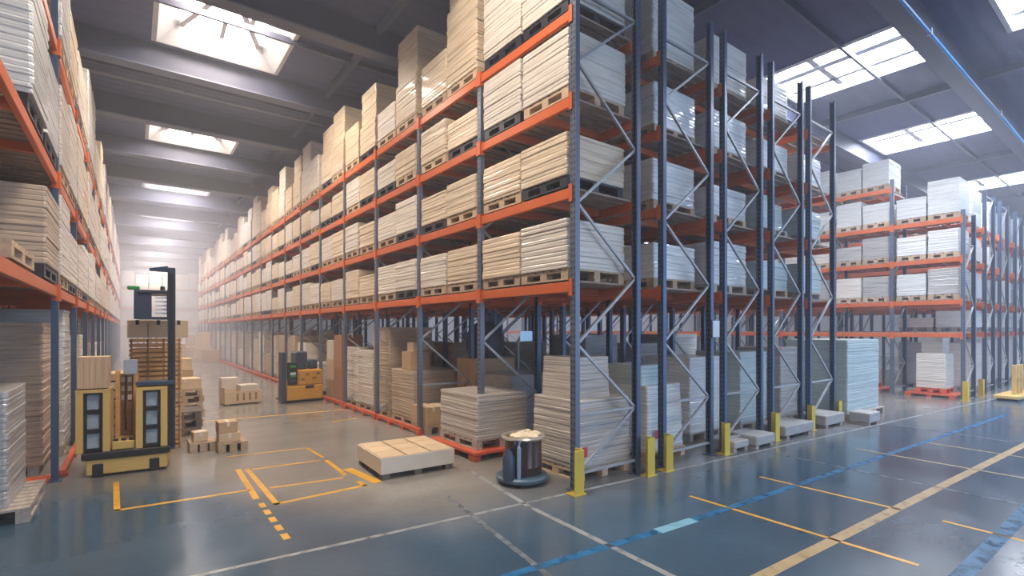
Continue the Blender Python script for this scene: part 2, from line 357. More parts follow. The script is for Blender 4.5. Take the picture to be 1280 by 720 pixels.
# ------------------------------------------------------------------ pallets and wrapped loads
MC = {}
def pallet_mesh(w, d, m):
    key = ('p', round(w, 2), round(d, 2), m)
    if key in MC: return MC[key]
    b = MB(); n = max(4, int(d / .14)); bw = d / n * .82
    for i in range(n):
        y = -d / 2 + (d - bw) * i / (n - 1); b.box(-w / 2, w / 2, y, y + bw, .118, .14, m)
    for x in (-w / 2, -.05, w / 2 - .1):
        b.box(x, x + .1, -d / 2, d / 2, .096, .118, m)
        for y in (-d / 2, -.06, d / 2 - .12): b.box(x, x + .1, y, y + .12, .022, .096, m)
        b.box(x, x + .1, -d / 2, d / 2, 0, .022, m)
    MC[key] = b.mesh('pallet'); return MC[key]

def stack_geo(w, d, h, seed, taper=0.0, lay=.055, wob=.005):
    r = random.Random(seed); n = max(3, round(h / lay)); hs_ = [r.uniform(.6, 1.4) for _ in range(n)]; hs_ = [q * h / sum(hs_) for q in hs_]; vs = []; fs = []; K = 12
    rad = .028
    def ring(ax, ay, ox, oy, z):
        for (sx, sy, a0) in ((1, 1, 0), (-1, 1, PI / 2), (-1, -1, PI), (1, -1, 3 * PI / 2)):
            for q in range(3):
                a = a0 + q * PI / 4
                vs.append((sx * (ax - rad) + rad * math.cos(a) + ox, sy * (ay - rad) + rad * math.sin(a) + oy, z))
    z = 0
    for i in range(n):
        t = 1 - taper * i / n
        ax = (w / 2) * t + r.uniform(-wob, wob * .4); ay = (d / 2) * t + r.uniform(-wob, wob * .4)
        ox, oy = r.uniform(-wob, wob), r.uniform(-wob, wob)
        hh = hs_[i]
        for dz, inn in ((0.0, .0045), (.2, 0), (.8, 0), (1.0, .0045)): ring(ax - inn, ay - inn, ox, oy, z + hh * dz)
        z += hh
    nr = len(vs) // K
    for i in range(nr - 1):
        for k in range(K):
            a, c = i * K + k, i * K + (k + 1) % K
            fs.append((a, c, c + K, a + K))
    fs += [tuple(range(K - 1, -1, -1)), tuple(range((nr - 1) * K, nr * K))]
    return vs, fs
def stack_mesh(w, d, h, m, var=0, taper=0.0):
    key = ('s', round(w, 2), round(d, 2), round(h, 2), m, var, taper)
    if key not in MC: MC[key] = MB().add(*stack_geo(w, d, h, hash((key[1:4], var)) & 0xffff, taper), m).mesh('wrapped_stack')
    return MC[key]

def load(x, y, z, w, d, tiers, m, label, group=None, pal='wood', rz=0.0, over=.0, cat='pallet load', taper=0.0):
    """pallet with one or more wrapped tiers on it: (h[, w, d, ox, oy, material])"""
    t = thing('pallet_load' if tiers else 'wooden_pallet', label, cat, (x, y, z), rz, group)
    inst('pallet', pallet_mesh(w, d, pal), t)
    zz = .14
    for ti in tiers:
        if not isinstance(ti, tuple): ti = (ti,)
        h = ti[0]; tw = ti[1] if len(ti) > 1 else w + over; td = ti[2] if len(ti) > 2 else d + over
        ox = ti[3] if len(ti) > 3 else 0; oy = ti[4] if len(ti) > 4 else 0; mm = ti[5] if len(ti) > 5 else m
        inst('wrapped_stack', stack_mesh(tw, td, h, mm, R.randrange(3), taper), t, (ox, oy, zz)); zz += h
    return t

# ------------------------------------------------------------------ racks
def post_mesh(h, m):
    key = ('post', round(h, 2), m)
    if key in MC: return MC[key]
    b = MB()
    b.box(-.034, .034, -.045, -.038, .012, h, m); b.box(-.034, .034, .038, .045, .012, h, m)       # flanges
    b.box(-.034, -.027, -.038, .038, .012, h, m); b.box(.027, .034, -.038, -.018, .012, h, m); b.box(.027, .034, .018, .038, .012, h, m)
    b.box(-.07, .07, -.075, .075, 0, .012, m)
    MC[key] = b.mesh('upright_post'); return MC[key]
def beam_mesh(L, m='orange'):
    key = ('beam', round(L, 2), m)
    if key in MC: return MC[key]
    b = MB(); b.box(-.025, .025, .05, L - .05, -.06, .06, m, .006)
    for y in (.046, L - .052): b.box(-.055, .028, y - .001, y + .007, -.11, .09, m)
    for y0, y1 in ((-.0, .052), (L - .052, L)): b.box(-.052, -.040, y0, y1, -.11, .09, m)
    MC[key] = b.mesh('beam'); return MC[key]
def deck_mesh(L, D):
    key = ('deck', round(L, 2), round(D, 2))
    if key in MC: return MC[key]
    b = MB(); n = max(6, int(L / .16)); w = (L - .12) / n
    for i in range(n):
        y = .06 + w * i; b.box(.03, D - .03, y + .02, y + w - .02, .06, .082, 'slat')
    for y in (L * .33, L * .67): b.box(.026, D - .026, y - .03, y + .03, -.03, .06, 'orange')
    MC[key] = b.mesh('deck'); return MC[key]
def brace_list(h, D):
    out = [((0, 0, .18), (D, 0, .18)), ((0, 0, .18), (D, 0, .86)), ((0, 0, .86), (D, 0, .86))]
    z = .86; up = False; st = .82
    while z + st < h - .05:
        out.append(((0 if up else D, 0, z), (D if up else 0, 0, z + st))); z += st; up = not up
    out.append(((0, 0, z), (D, 0, z)))
    return out
def rack(label, x0, D, ys, levels, h, pm='bluegrey', single=(), rear_n=8, deck_n=99, skip=lambda i, l: False, hs=None, face=1, plain=0):
    """row of frames along +y; front posts at x0 (face=1: aisle towards -x)"""
    t = thing('pallet_rack', label, 'rack', (x0, ys[0], 0))
    yo = ys[0]
    xb = D * face
    rest = MB()
    for i, y in enumerate(ys):
        hh = hs[i] if hs else h
        inst('upright_post', post_mesh(hh, pm), t, (0, y - yo, 0), 0 if face == 1 else PI)
        inst('upright_post', post_mesh(hh, 'blue'), t, (xb, y - yo, 0), PI if face == 1 else 0)
        br = brace_list(hh, D - .06)
        if i < plain: continue
        if i in single:
            for p, q in br:
                e = MB().bar((p[0], p[1], p[2]), (q[0], q[1], q[2]), .03, .03, 'galv').build('brace', t, (.03, y - yo, 0))
        else:
            key = ('br', round(hh, 2), D)
            if key not in MC:
                b = MB()
                for p, q in br: b.bar(p, q, .03, .03, 'galv')
                MC[key] = b.mesh('bracing')
            inst('bracing', MC[key], t, (.03 if face == 1 else -D + .03, y - yo, 0))
    for i in range(len(ys) - 1):
        L = ys[i + 1] - ys[i]
        for l, z in enumerate(levels):
            if skip(i, l): continue
            inst('beam', beam_mesh(L), t, (0, ys[i] - yo, z), 0) if face == 1 else inst('beam', beam_mesh(L), t, (0, ys[i + 1] - yo, z), PI)
            if i < rear_n: inst('beam', beam_mesh(L), t, (xb, ys[i + 1] - yo, z), PI) if face == 1 else inst('beam', beam_mesh(L), t, (xb, ys[i] - yo, z), 0)
            else: rest.box(xb - .025, xb + .025, ys[i] - yo + .05, ys[i + 1] - yo - .05, z - .06, z + .06, 'orange')
            if i < deck_n: inst('deck', deck_mesh(L, D), t, (0 if face == 1 else -D, ys[i] - yo, z))
            else: rest.box(.03 if face == 1 else -D + .03, D - .03 if face == 1 else -.03, ys[i] - yo + .06, ys[i + 1] - yo - .06, z + .06, z + .08, 'slat')
    if rest.v:
        tag(rest.build('rear_beam', t), kind='stuff')
    return t

Y0, BAY = 4.22, 1.97
LV = [2.35, 3.44, 4.50, 5.51]
LEVEL_NAME = ['first shelf up', 'second shelf up', 'third shelf up', 'top shelf']
NB = 21
ysA = [Y0 + BAY * i for i in range(NB + 1)]
rack('long orange and blue pallet rack lining the right side of the aisle', 4.08, 1.08, ysA, LV, 6.4, single=(0,), rear_n=4, deck_n=24, hs=[6.4] + [5.60] * NB)
ROWS = [(5.70, 1.13), (7.20, 1.10), (8.68, 1.10), (10.11, 1.08)]
RN = ['second', 'third', 'fourth', 'fifth']
for k, (x, D) in enumerate(ROWS):
    rack('%s rack row of the central block, its blue end frame facing the wide lane' % RN[k], x, D, [4.22 + BAY * i for i in range(11 if k < 2 else 7)], LV if k < 3 else LV, 6.4, single=(0,), rear_n=2, pm='blue')

TOPSKY = {0: [1.6, .4], 1: [1.5, .3], 2: [1.2, .45], 3: [.70], 4: [.75, .85], 5: [.55], 6: [.6, .75], 7: [.80], 8: [.75, .8], 9: [.80, .6], 10: [.9]}
WORDS = {'cream': 'cream', 'pale': 'off-white', 'white': 'white', 'tan': 'tan', 'grey': 'grey', 'aqua': 'pale blue', }
FAR = 29.5; FAR_LEFT = 25.0
far = MB()
for s in range(NB * 2):
    bay, half = divmod(s, 2)
    yc = Y0 + BAY * bay + (.075 + .455 if half == 0 else BAY - .075 - .455)
    for l, z in enumerate(LV):
        zz = z + .082
        if l < 3:
            gap = LV[l + 1] - .06 - zz - .14
            h = gap - R.choice([.14, .18, .22, .26, .30] if bay < 8 else [.08, .12, .16, .24]) if R.random() < .88 else gap * R.uniform(.5, .62)
            if s < 4: h = [[.58, .50, .67], [.56, .50, .69], [.54, .50, .42], [.52, .46, .56]][s][l]
            tiers = [round(h, 2)]
        else:
            if s in TOPSKY: tiers = list(TOPSKY[s])
            else: tiers = [R.choice([.75, .8, .85]), R.choice([.55, .7, .8])] if R.random() < .6 else [R.choice([.7, .9, 1.05])]
        m = R.choice(['cream', 'cream', 'cream', 'pale', 'pale'])
        w, d = .98, R.choice([.84, .86, .88])
        xo = 4.08 + .475 + R.uniform(-.015, .02)
        pal = R.choice(['wood', 'wood', 'wood', 'plastic'])
        if yc < FAR:
            two = 'two-tier ' if len(tiers) > 1 else ''
            lab = '%s%s wrapped load, %s, %s bay of the aisle rack, %s half' % (two, WORDS[m], LEVEL_NAME[l], ORD[bay], 'near' if half == 0 else 'far')
            load(xo, yc, zz, w, d, [(tiers[0], 1.02, .885)] + [(q, .95, .84) for q in tiers[1:]], m, lab, 'wrapped pallet loads on the racks', pal)
        else:
            zt = zz + .14; far.box(xo - .5, xo + .5, yc - .45, yc + .45, zz, zt - .02, pal)
            for q in tiers:
                vs, fs = stack_geo(1.0, .92, q, s * 7 + l, 0, .2); far.add([(a + xo, b + yc, c + zt) for a, b, c in vs], fs, m); zt += q
tag(far.build('hazy_pallet_loads'), 'hazy wrapped pallet loads at the far end of the aisle rack', 'pallet load', kind='stuff')

# end faces of rows B-E, first two bays
for k, (x, D) in enumerate(ROWS):
    for l, z in enumerate(LV):
        zz = z + .082
        for s in range(2):
            yc = Y0 + [.62, 1.50, 2.6][s]
            gap = (LV[l + 1] if l < 3 else 7.2) - .06 - zz - .14
            if l < 3: tiers = [(round(gap - R.choice([.14, .2, .26, .32]), 2), 1.0, .845)]
            else: tiers = [([.95, .75, .55, .45][k] if s == 0 else R.choice([.6, .75]), 1.0, .845)] + ([(.45, .9, .8)] if s == 1 and k < 2 else [])
            if k == 2 and l == 1 and s == 0: tiers = [(.45, .7, .8), (.2, .5, .5)]
            m = ['white', 'white', 'aqua', 'aqua'][k] if l < 2 else R.choice(['white', 'pale', 'white'])
            if s: m = 'pale'
            if k == 3 and l == 3 and s == 0: continue
            lab = '%s wrapped load, %s, %s row of central block, %s from lane' % (WORDS[m], LEVEL_NAME[l], RN[k], ORD[s])
            load(x + D / 2 + R.uniform(-.02, .02), yc, zz, min(.98, D - .1), .84, tiers, m, lab, 'wrapped pallet loads on the racks', R.choice(['wood', 'wood_grey']))

# ------------------------------------------------------------------ ground loads of row A (aisle side)
GL = 'loads standing on the floor of the aisle rack'
load(4.78, 4.83, 0, .92, .86, [(.84, .95, .90), (.52, .66, .62, -.08, .02)], 'mix', 'stepped two-tier wrapped load on a wooden pallet at the rack corner post', GL, 'wood', 0, taper=.03)
t = load(4.36, 6.56, .13, .92, 1.06, [(.64, .92, 1.08)], 'mix', 'low square grey-cream load on the orange base jutting into the aisle', GL, 'wood_grey')
load(5.62, 7.35, 0, .98, 1.0, [(.92, 1.0, 1.02)], 'grey', 'grey wrapped load behind the low square load, under the rack', GL, 'wood_grey')
load(4.77, 9.3, 0, 1.0, 1.02, [(.91, 1.02, 1.05)], 'tan', 'brown layered load with two small cartons on top, by the third post', GL, 'wood')
load(4.78, 10.4, 0, 1.0, .86, [(1.0, 1.02, .88), (.76, 1.02, .88)], 'tan', 'tall brown layered stack standing beside the carton-topped load', GL, 'wood')
load(4.78, 11.32, 0, 1.0, .88, [(1.24, 1.02, .92)], 'pale', 'off-white block of stacked sheets, nearer of the equal-height pair', GL, 'wood')
load(4.78, 12.25, 0, 1.0, .88, [(1.28, 1.02, .92)], 'pale', 'off-white block of stacked sheets, farther of the equal-height pair', GL, 'wood')
yy = 15.2; n = 0
while yy < FAR:
    h = R.choice([.75, .95, 1.3, 1.6, 1.5]); m = R.choice(['pale', 'tan', 'pale', 'cream'])
    load(4.68, yy, 0, .95, .9, [(h, .97, .92)], m, '%s %s floor load under the aisle rack, %s beyond the parked amber truck' % ('tall' if h > 1 else 'low', WORDS[m], ORD[n]), GL, 'wood'); n += 1
    yy += R.choice([1.0, 1.15, 1.3, 1.9])
fb = MB()
while yy < 45:
    h = R.choice([.8, 1.2, 1.6]); vs, fs = stack_geo(.97, .92, h, int(yy * 9), 0, .2)
    fb.box(4.2, 5.1, yy - .45, yy + .45, 0, .13, 'wood'); fb.add([(a + 4.68, b + yy, c + .14) for a, b, c in vs], fs, R.choice(['pale', 'tan', 'cream'])); yy += R.choice([1.0, 1.3, 1.9])
tag(fb.build('hazy_floor_loads'), 'hazy loads on the floor under the far part of the aisle rack', 'pallet load', kind='stuff')
# second-row ground loads seen through the frames
BK = 'dim loads on the floor inside the central block'
for i in range(8):
    y = 10.3 + i * 1.9; h = R.choice([1.0, 1.4, 1.7]); m = R.choice(['grey', 'tan', 'grey'])
    load(6.25, y, 0, .95, .95, [(h, .97, .97)], m, '%s floor load in the dim second row, %s from the lane' % (WORDS[m], ORD[i]), BK, 'wood_grey')
for i in range(4):
    for k, x in enumerate((7.75, 9.2, 10.65)):
        if i == 0: continue
        load(x, 5.4 + i * 2.3, 0, .95, .95, [(R.choice([1.0, 1.4, 1.6]), .97, .97)], 'grey', 'grey floor load in the %s row of the central block, %s from the lane' % (RN[k + 1], ORD[i]), BK, 'wood_grey')
load(6.12, 4.92, 0, .85, .95, [(.92, .85, .92), (.28, .62, .7, -.1, .02, 'aqua')], 'white', 'slumped pale load with stepped top on a pallet in the second row', GL, 'wood', taper=.08)
load(7.75, 5.3, 0, .95, .9, [(1.25, .97, .92)], 'white', 'big pale wrapped load at the lane end of the third row', GL, 'wood_grey')
load(9.22, 5.25, 0, .95, .9, [(1.3, .97, .92)], 'aqua', 'pale blue wrapped load at the lane end of the fourth row', GL, 'wood_grey')
load(10.62, 5.2, 0, .92, .9, [(.55, .92, .9), (.8, .92, .9)], 'grey', 'grey two-block load at the lane end of the fifth row', GL, 'wood_grey')
load(12.44, 4.66, 0, 1.9, 1.3, [(1.5, 1.75, 1.22, -.05, 0.02)], 'aqua', 'large pale blue wrapped cube standing alone right of the central block', GL, 'wood_grey')

# flat concrete blocks along the lane end of rows C-E
for i, (x, y, w, d, h) in enumerate([(7.42, 4.55, .40, .5, .16), (7.96, 4.45, .56, .5, .2), (9.25, 4.5, 1.0, .5, .22), (10.72, 4.5, .8, .5, .24), (11.55, 4.05, .5, .36, .24)]):
    t = thing('concrete_block', ['small flat concrete block at the foot of the third row, nearest the tall sign', 'longer flat concrete block between the third row posts',
              'long flat concrete block spanning the fourth row frame', 'flat concrete block inside the fifth row frame', 'last flat concrete block just before the big blue cube'][i], 'block', (x, y - .26, 0), -.03, 'flat blocks along the lane')
    MB().box(-w / 2, w / 2, -d / 2, d / 2, .05, h, 'concrete', .015).build('block_body', t)
    for sx in (-1, 1): MB().box(sx * w * .38 - .04, sx * w * .38 + .04, -d / 2 + .02, d / 2 - .02, 0, .05, 'wood_grey').build('bearer', t)

# red base rail along the aisle, made of low orange stools
for i in range(14):
    y = 8.0 + i * 2.0
    t = thing('floor_rail', 'low red-orange floor rail along the aisle rack, %s from the jutting load' % ORD[i], 'floor rail', (4.02, y, 0), 0, 'red floor rails along the aisle rack')
    MB().box(-.03, .03, 0.02, 1.92, .05, .12, 'red', .006).build('rail_bar', t)
    for q in (.06, .68, 1.30, 1.86): MB().box(-.045, .045, q - .05, q + .05, 0, .06, 'red').build('rail_foot', t)
t = thing('metal_skid', 'orange metal base under the low square load jutting into the aisle', 'skid', (4.36, 6.58, 0))
b = MB().box(-.56, .56, -.66, .66, .085, .13, 'red', .006)
b.build('base_plate', t)
for sx in (-.50, 0, .50):
    for sy in (-.56, 0, .56): MB().box(sx - .055, sx + .055, sy - .09, sy + .09, 0, .085, 'red', .01).build('base_foot', t)

# cartons
def carton(x, y, z, w, d, h, m, label, group=None, rz=0.0, tape='carton_white'):
    t = thing('carton', label, 'carton', (x, y, z), rz, group)
    MB().box(-w / 2, w / 2, -d / 2, d / 2, 0, h, m, .006).build('box_body', t)
    b = MB().box(-.022, .022, -d / 2 - .001, d / 2 + .001, h - .07, h + .0015, tape); b.build('tape', t)
    return t
carton(4.52, 9.22, 1.054, .42, .4, .36, 'carton', 'brown carton standing on the brown layered load', 'cartons on the aisle loads')
carton(4.55, 9.22, 1.418, .3, .28, .18, 'carton_pale', 'small pale carton topping the brown carton on the layered load', 'cartons on the aisle loads')
t = load(4.40, 8.28, 0, .56, .62, [], 'tan', 'small wooden pallet under two short cartons by the aisle rail', None, 'wood', cat='pallet')
carton(4.26, 8.28, .142, .27, .6, .33, 'carton', 'short carton on the small aisle pallet, aisle side of its pair', 'short cartons on a small pallet')
carton(4.55, 8.28, .142, .27, .6, .31, 'carton_pale', 'short carton on the small aisle pallet, rack side of its pair', 'short cartons on a small pallet')
for i, (x, y, w, h, m) in enumerate([(4.5, 13.9, .5, .5, 'carton'), (4.5, 13.9, .5, .55, 'carton_pale'), (4.5, 13.9, .46, .5, 'carton_white')]):
    carton(x, y, [0, .504, 1.06][i], w, .55, h, m, ['bottom brown', 'middle pale', 'topmost white'][i] + ' carton of the column behind the amber truck', 'carton column behind the amber truck')
for i, (y, m) in enumerate([(15.0, 'carton_red'), (14.9, 'carton_red')]):
    carton(4.52, 13.15, i * .86, .55, .6, .85, m, ['lower', 'upper'][i] + ' reddish tall carton beside the carton column', 'reddish cartons by the truck')

# machine under a dark cover inside the block, with blue screen
t = thing('covered_machine', 'dark tarpaulin-covered machine with a blue screen, dim inside the rack', 'machine', (5.62, 8.30, 0))
MB().box(-.5, .45, -.33, .33, .0, 1.3, 'carton', .01).build('cabinet', t)
MB().lathe([(.32, 1.3), (.38, 1.5), (.37, 1.75), (.28, 1.92), (.14, 2.0), (.02, 2.01)], 'tarp', 20, (-.05, 0, 0)).build('cover', t, smooth=True)
MB().tube([(.62, -.2, .0), (.62, -.2, 1.62), (.62, -.3, 1.72)], .03, 'galv').build('screen_pole', t)
MB().box(.55, .85, -.38, -.34, 1.62, 1.82, 'bluescreen', .008).build('screen', t)

# yellow post guards
for i, (x, y, h, lab) in enumerate([(3.98, 4.12, .50, 'yellow post guard at the front corner post of the aisle rack'), (5.22, 4.10, .48, 'yellow post guard by the rear post of the first frame'),
        (5.60, 4.10, .47, 'yellow post guard by the front post of the second row'), (7.02, 4.12, .46, 'yellow post guard by the sign, between second and third rows'),
        (8.55, 4.12, .46, 'yellow post guard between the third and fourth rows'), (9.95, 4.14, .45, 'yellow post guard between the fourth and fifth rows'), (11.32, 4.2, .42, 'yellow post guard beside the large blue wrapped cube'),
        (17.28, 3.42, .50, 'yellow post guard at the corner of the right-hand rack'), (18.72, 3.38, .48, 'yellow post guard at the far post of the right-hand rack'), (13.9, 8.6, .45, 'short yellow guard in the gap behind the blue cube')]):
    t = thing('post_guard', lab, 'post guard', (x, y, 0), 0, 'yellow post guards')
    MB().box(-.07, .07, -.075, -.062, .0, h, 'guard').box(.057, .07, -.062, .06, 0, h, 'guard').build('guard_angle', t)
    MB().box(-.08, .1, -.09, .07, 0, .01, 'guard').build('guard_foot', t)
t = thing('sign_plate', 'blank pale blue sign plate hung on a blue post of the second row', 'sign', (6.83, 4.13, 1.74))
MB().box(-.085, .085, -.02, -.008, 0, .24, 'paper', .004).build('plate', t); MB().box(-.095, .095, -.008, .012, -.012, .252, 'darkblue', .003).build('plate_frame', t)
for (x, y, z, lab) in [(4.40, 4.372, .30, 'red tag on the stepped load at the rack corner'), (5.86, 4.43, .32, 'red tag on the slumped pale load in the second row')]:
    tag(MB().box(x - .035, x + .035, y - .004, y, z, z + .12, 'redtag', .001).build('paper_tag'), lab, 'tag', 'red tags on loads')

# ------------------------------------------------------------------ left rack
ysL = [4.55, 8.28] + [8.28 + 2.45 * i for i in range(1, 16)]
LL = [2.31, 3.68, 5.30]
rack('tall rack at the left edge, red-orange beams rising out of frame', -.76, 1.12, ysL, LL, 6.3, pm='blue', face=-1, rear_n=6, plain=4)
LN3 = ['first shelf up', 'second shelf up', 'top shelf']
farL = MB()
for bay in range(1, 16):
    for half in (0, 1):
        yc = ysL[bay] + (.66 if half == 0 else 2.45 - .66)
        for l, z in enumerate(LL):
            zz = z + .082
            tiers = [(R.choice([.85, 1.0, .7]) if l == 0 else R.choice([1.0, 1.15, .9, 1.2]) if l == 1 else R.choice([.9, 1.2, 1.6, 1.75]), 1.05, 1.08)]
            m = R.choice(['pale', 'cream', 'white', 'pale'])
            if yc < FAR_LEFT:
                lab = '%s wrapped load, %s of the left rack, %s bay, %s half' % (WORDS[m], LN3[l], ORD[bay], 'near' if half == 0 else 'far')
                load(-.76 - .47, yc, zz, 1.0, 1.05, tiers, m, lab, 'wrapped pallet loads on the left rack', R.choice(['wood', 'wood', 'plastic']))
            else:
                vs, fs = stack_geo(1.05, 1.08, tiers[0][0], bay * 5 + l, 0, .2); farL.box(-1.8, -.8, yc - .5, yc + .5, zz, zz + .13, 'wood')
                farL.add([(a - 1.23, b + yc, c + zz + .14) for a, b, c in vs], fs, m)
tag(farL.build('hazy_rack_loads'), 'hazy wrapped loads on the far part of the left rack', 'pallet load', kind='stuff')
# near bay
load(-1.23, 5.85, LL[0] + .082, 1.0, 1.1, [], 'pale', 'pale wooden pallet alone on the first shelf of the left rack', None, 'wood', cat='pallet')
load(-1.23, 7.6, LL[0] + .082, 1.0, 1.1, [(.80, 1.05, 1.1)], 'tan', 'wide tan load on the first shelf of the left rack, nearest bay', 'wrapped pallet loads on the left rack', 'plastic')
load(-1.23, 6.5, LL[1] + .082, 1.0, .95, [(1.1, 1.08, 1.0)], 'white', 'white wrapped load hanging over the second shelf edge, left rack, nearest bay', 'wrapped pallet loads on the left rack', 'plastic')
load(-1.23, 7.6, LL[1] + .082, 1.0, .95, [(.85, 1.05, 1.0)], 'white', 'greenish white load on the second shelf by the first left-hand post', 'wrapped pallet loads on the left rack', 'plastic')
load(-1.42, 7.25, 0, 1.25, 1.15, [(1.12, 1.05, 1.05, -.06, .02)], 'grey', 'grey-blue film-wrapped load on a wooden pallet at the left edge', GL, 'wood_grey')
load(-2.2, 9.2, 0, 2.5, 1.1, [(.9, 2.6, 1.15), (.9, 2.6, 1.15)], 'tan', 'wide brown wall of wrapped blocks behind the left-edge pallet', GL, 'wood_grey')
load(-1.3, 10.25, 0, .98, .78, [(1.0, 1.0, .8), (1.0, 1.0, .8)], 'white', 'tall white upright load standing between the left rack posts by the truck', GL, 'wood_grey')
for i in range(9):
    y = 12.0 + i * 2.45; h = R.choice([.8, 1.3, 1.6])
    load(-1.35, y, 0, .95, 1.0, [(h, .97, 1.02)], 'pale', 'off-white floor load under the left rack, %s beyond the brown wall' % ORD[i], 'loads on the floor of the left rack', 'wood')
t = thing('vented_crate', 'black vented crate with pale bars on top of the brown wall of blocks', 'crate', (-1.85, 8.95, 1.945))
MB().box(-.45, .45, -.25, .25, 0, .25, 'plastic', .01).build('crate_body', t)
for q in range(6): MB().box(-.40 + q * .15, -.34 + q * .15, -.262, -.25, .02, .23, 'galv').build('bar', t)
t = thing('floor_grate', 'red slatted base lying on the floor by the first left-hand post', 'floor grate', (-1.25, 8.28, 0))
for q in range(6): MB().box(-.4, .42, -.05 + q * .09 - .3, -.05 + q * .09 - .25, .03, .055, 'red').build('grate_slat', t)
for x in (-.38, .4): MB().box(x - .03, x + .03, -.4, .3, 0, .03, 'red').build('grate_bearer', t)
t = thing('floor_rail', 'long red-orange floor rail along the left rack beside the truck', 'floor rail', (-.70, 8.4, 0), 0)
MB().box(-.03, .03, 0, 5, .04, .10, 'red', .006).build('rail_bar', t)
for q in (.1, 1.3, 2.5, 3.7, 4.9): MB().box(-.045, .045, q - .05, q + .05, 0, .05, 'red').build('rail_foot', t)

# ------------------------------------------------------------------ right-hand racks
RL = [1.70, 2.58, 3.71, 4.76]
ysR = [3.48 + 1.55 * i for i in range(14)]
RL5 = RL + [5.85]
rack('right-hand rack with orange beams facing the second aisle', 17.42, 1.1, ysR, RL5, 5.0, single=(0,), rear_n=3, skip=lambda i, l: i == 0 and l == 4, hs=[5.0] + [6.15] * 13)
for bay in range(0, 5):
    for half in (0, 1):
        yc = ysR[bay] + (.42 if half == 0 else 1.13)
        for l, z in enumerate(RL5):
            zz = z + .082
            if l == 0 or (l == 4 and bay == 0): continue
            gap = (RL5[l + 1] if l < 4 else 7.0) - .06 - zz - .14
            tiers = [(round(gap - R.choice([.1, .15, .25, .35]), 2), 1.0, .68)]
            if l == 3 and bay == 0: tiers = [(.92, 1.0, .69)] if half == 0 else [(.55, 1.0, .69)]
            m = R.choice(['pale', 'white', 'pale', 'grey']) if l < 3 else 'white'; tiers = tiers if tiers[0][0] > .2 else [(.3, 1.0, .69)]
            lab = '%s wrapped load, %s of the right-hand rack, %s bay, %s half' % (WORDS[m], ['', 'second shelf up', 'third shelf up', 'fourth shelf up', 'topmost shelf'][l], ORD[bay], 'near' if half == 0 else 'far')
            load(17.42 + .55, yc, zz, .98, .66, tiers, m, lab, 'wrapped pallet loads on the right-hand rack', 'wood')
for i, (y, h, m, lab) in enumerate([(4.2, .95, 'pale', 'two-tier pale floor load near the corner of the right-hand rack'), (5.9, .4, 'tan', 'low brown floor load left of the two-tier pale load'), (8.0, .9, 'grey', 'grey floor load deeper under the right-hand rack')]):
    load(18.0, y, .1, .85, .66, [(h, .82, .66)] + ([(.5, .55, .5)] if i == 0 else [(.15, .5, .4)] if i == 1 else []), m, lab, 'floor loads of the right-hand rack', 'red')
    t = thing('metal_skid', ['red base under the two-tier pale load of the right-hand rack', 'red base under the low brown load of the right-hand rack', 'red base under the grey load deep in the right-hand rack'][i], 'skid', (17.95, y, 0), 0, 'red bases of the right-hand rack')
    MB().box(-.5, .5, -.55, .55, .06, .1, 'red', .006).build('base_plate', t)
    for sx in (-.45, .45):
        for sy in (-.48, 0, .48): MB().box(sx - .05, sx + .05, sy - .06, sy + .06, 0, .06, 'red').build('base_foot', t)
for k, x in enumerate((19.9, 21.9, 24.3, 26.6)):
    rack('%s blue-framed rack beyond the right-hand rack, end-on at the right edge' % RN[k], x, 1.1, [3.5 + 1.9 * i for i in range(6)], RL, 5.9, single=(0,), rear_n=2, pm='blue')
    for l, z in enumerate([-.082] + RL):
        for s in range(2 if k == 0 else 1):
            m = R.choice(['white', 'grey', 'pale', 'grey']); zz = z + .082
            gap = ([1.6] + [RL[1], RL[2], RL[3], 6.2])[l] - zz - .2 if l else 1.5
            load(x + .55, 4.2 + s * .95, zz, .96, .84, [(round(gap - R.choice([.1, .2, .3]), 2), 1.0, .9)], m, '%s load, %s, %s rack past the right-hand one, %s from lane' % (WORDS[m], ['floor', 'shelf one', 'shelf two', 'shelf three', 'top shelf'][l], RN[k], ORD[s]), 'wrapped pallet loads at the right edge', 'wood_grey')
# far rack across the end of the aisle
t = rack('hazy rack standing across the far end of the aisle', -3.2, 1.1, [0, 2.2, 4.4, 6.6, 8.8, 11.0], [2.0, 3.9, 5.8], 6.4, rear_n=5)
t.rotation_euler.z = -PI / 2; t.location = (-3.2, 62.0, 0)
fr = MB()
for i in range(10):
    for z in (0, 2.08, 3.98, 5.88):
        vs, fs = stack_geo(.98, .98, R.choice([1.2, 1.5, 1.6]), i * 3, 0, .25); fr.box(-3.05 + i * 1.1, -2.1 + i * 1.1, 60.95, 61.95, z + .003, z + .13, 'wood')
        fr.add([(a - 2.6 + i * 1.1, b + 61.45, c + z + .14) for a, b, c in vs], fs, R.choice(['pale', 'cream', 'white']))
tag(fr.build('hazy_cross_aisle_loads'), 'hazy wrapped loads on the rack across the end of the aisle', 'pallet load', kind='stuff')

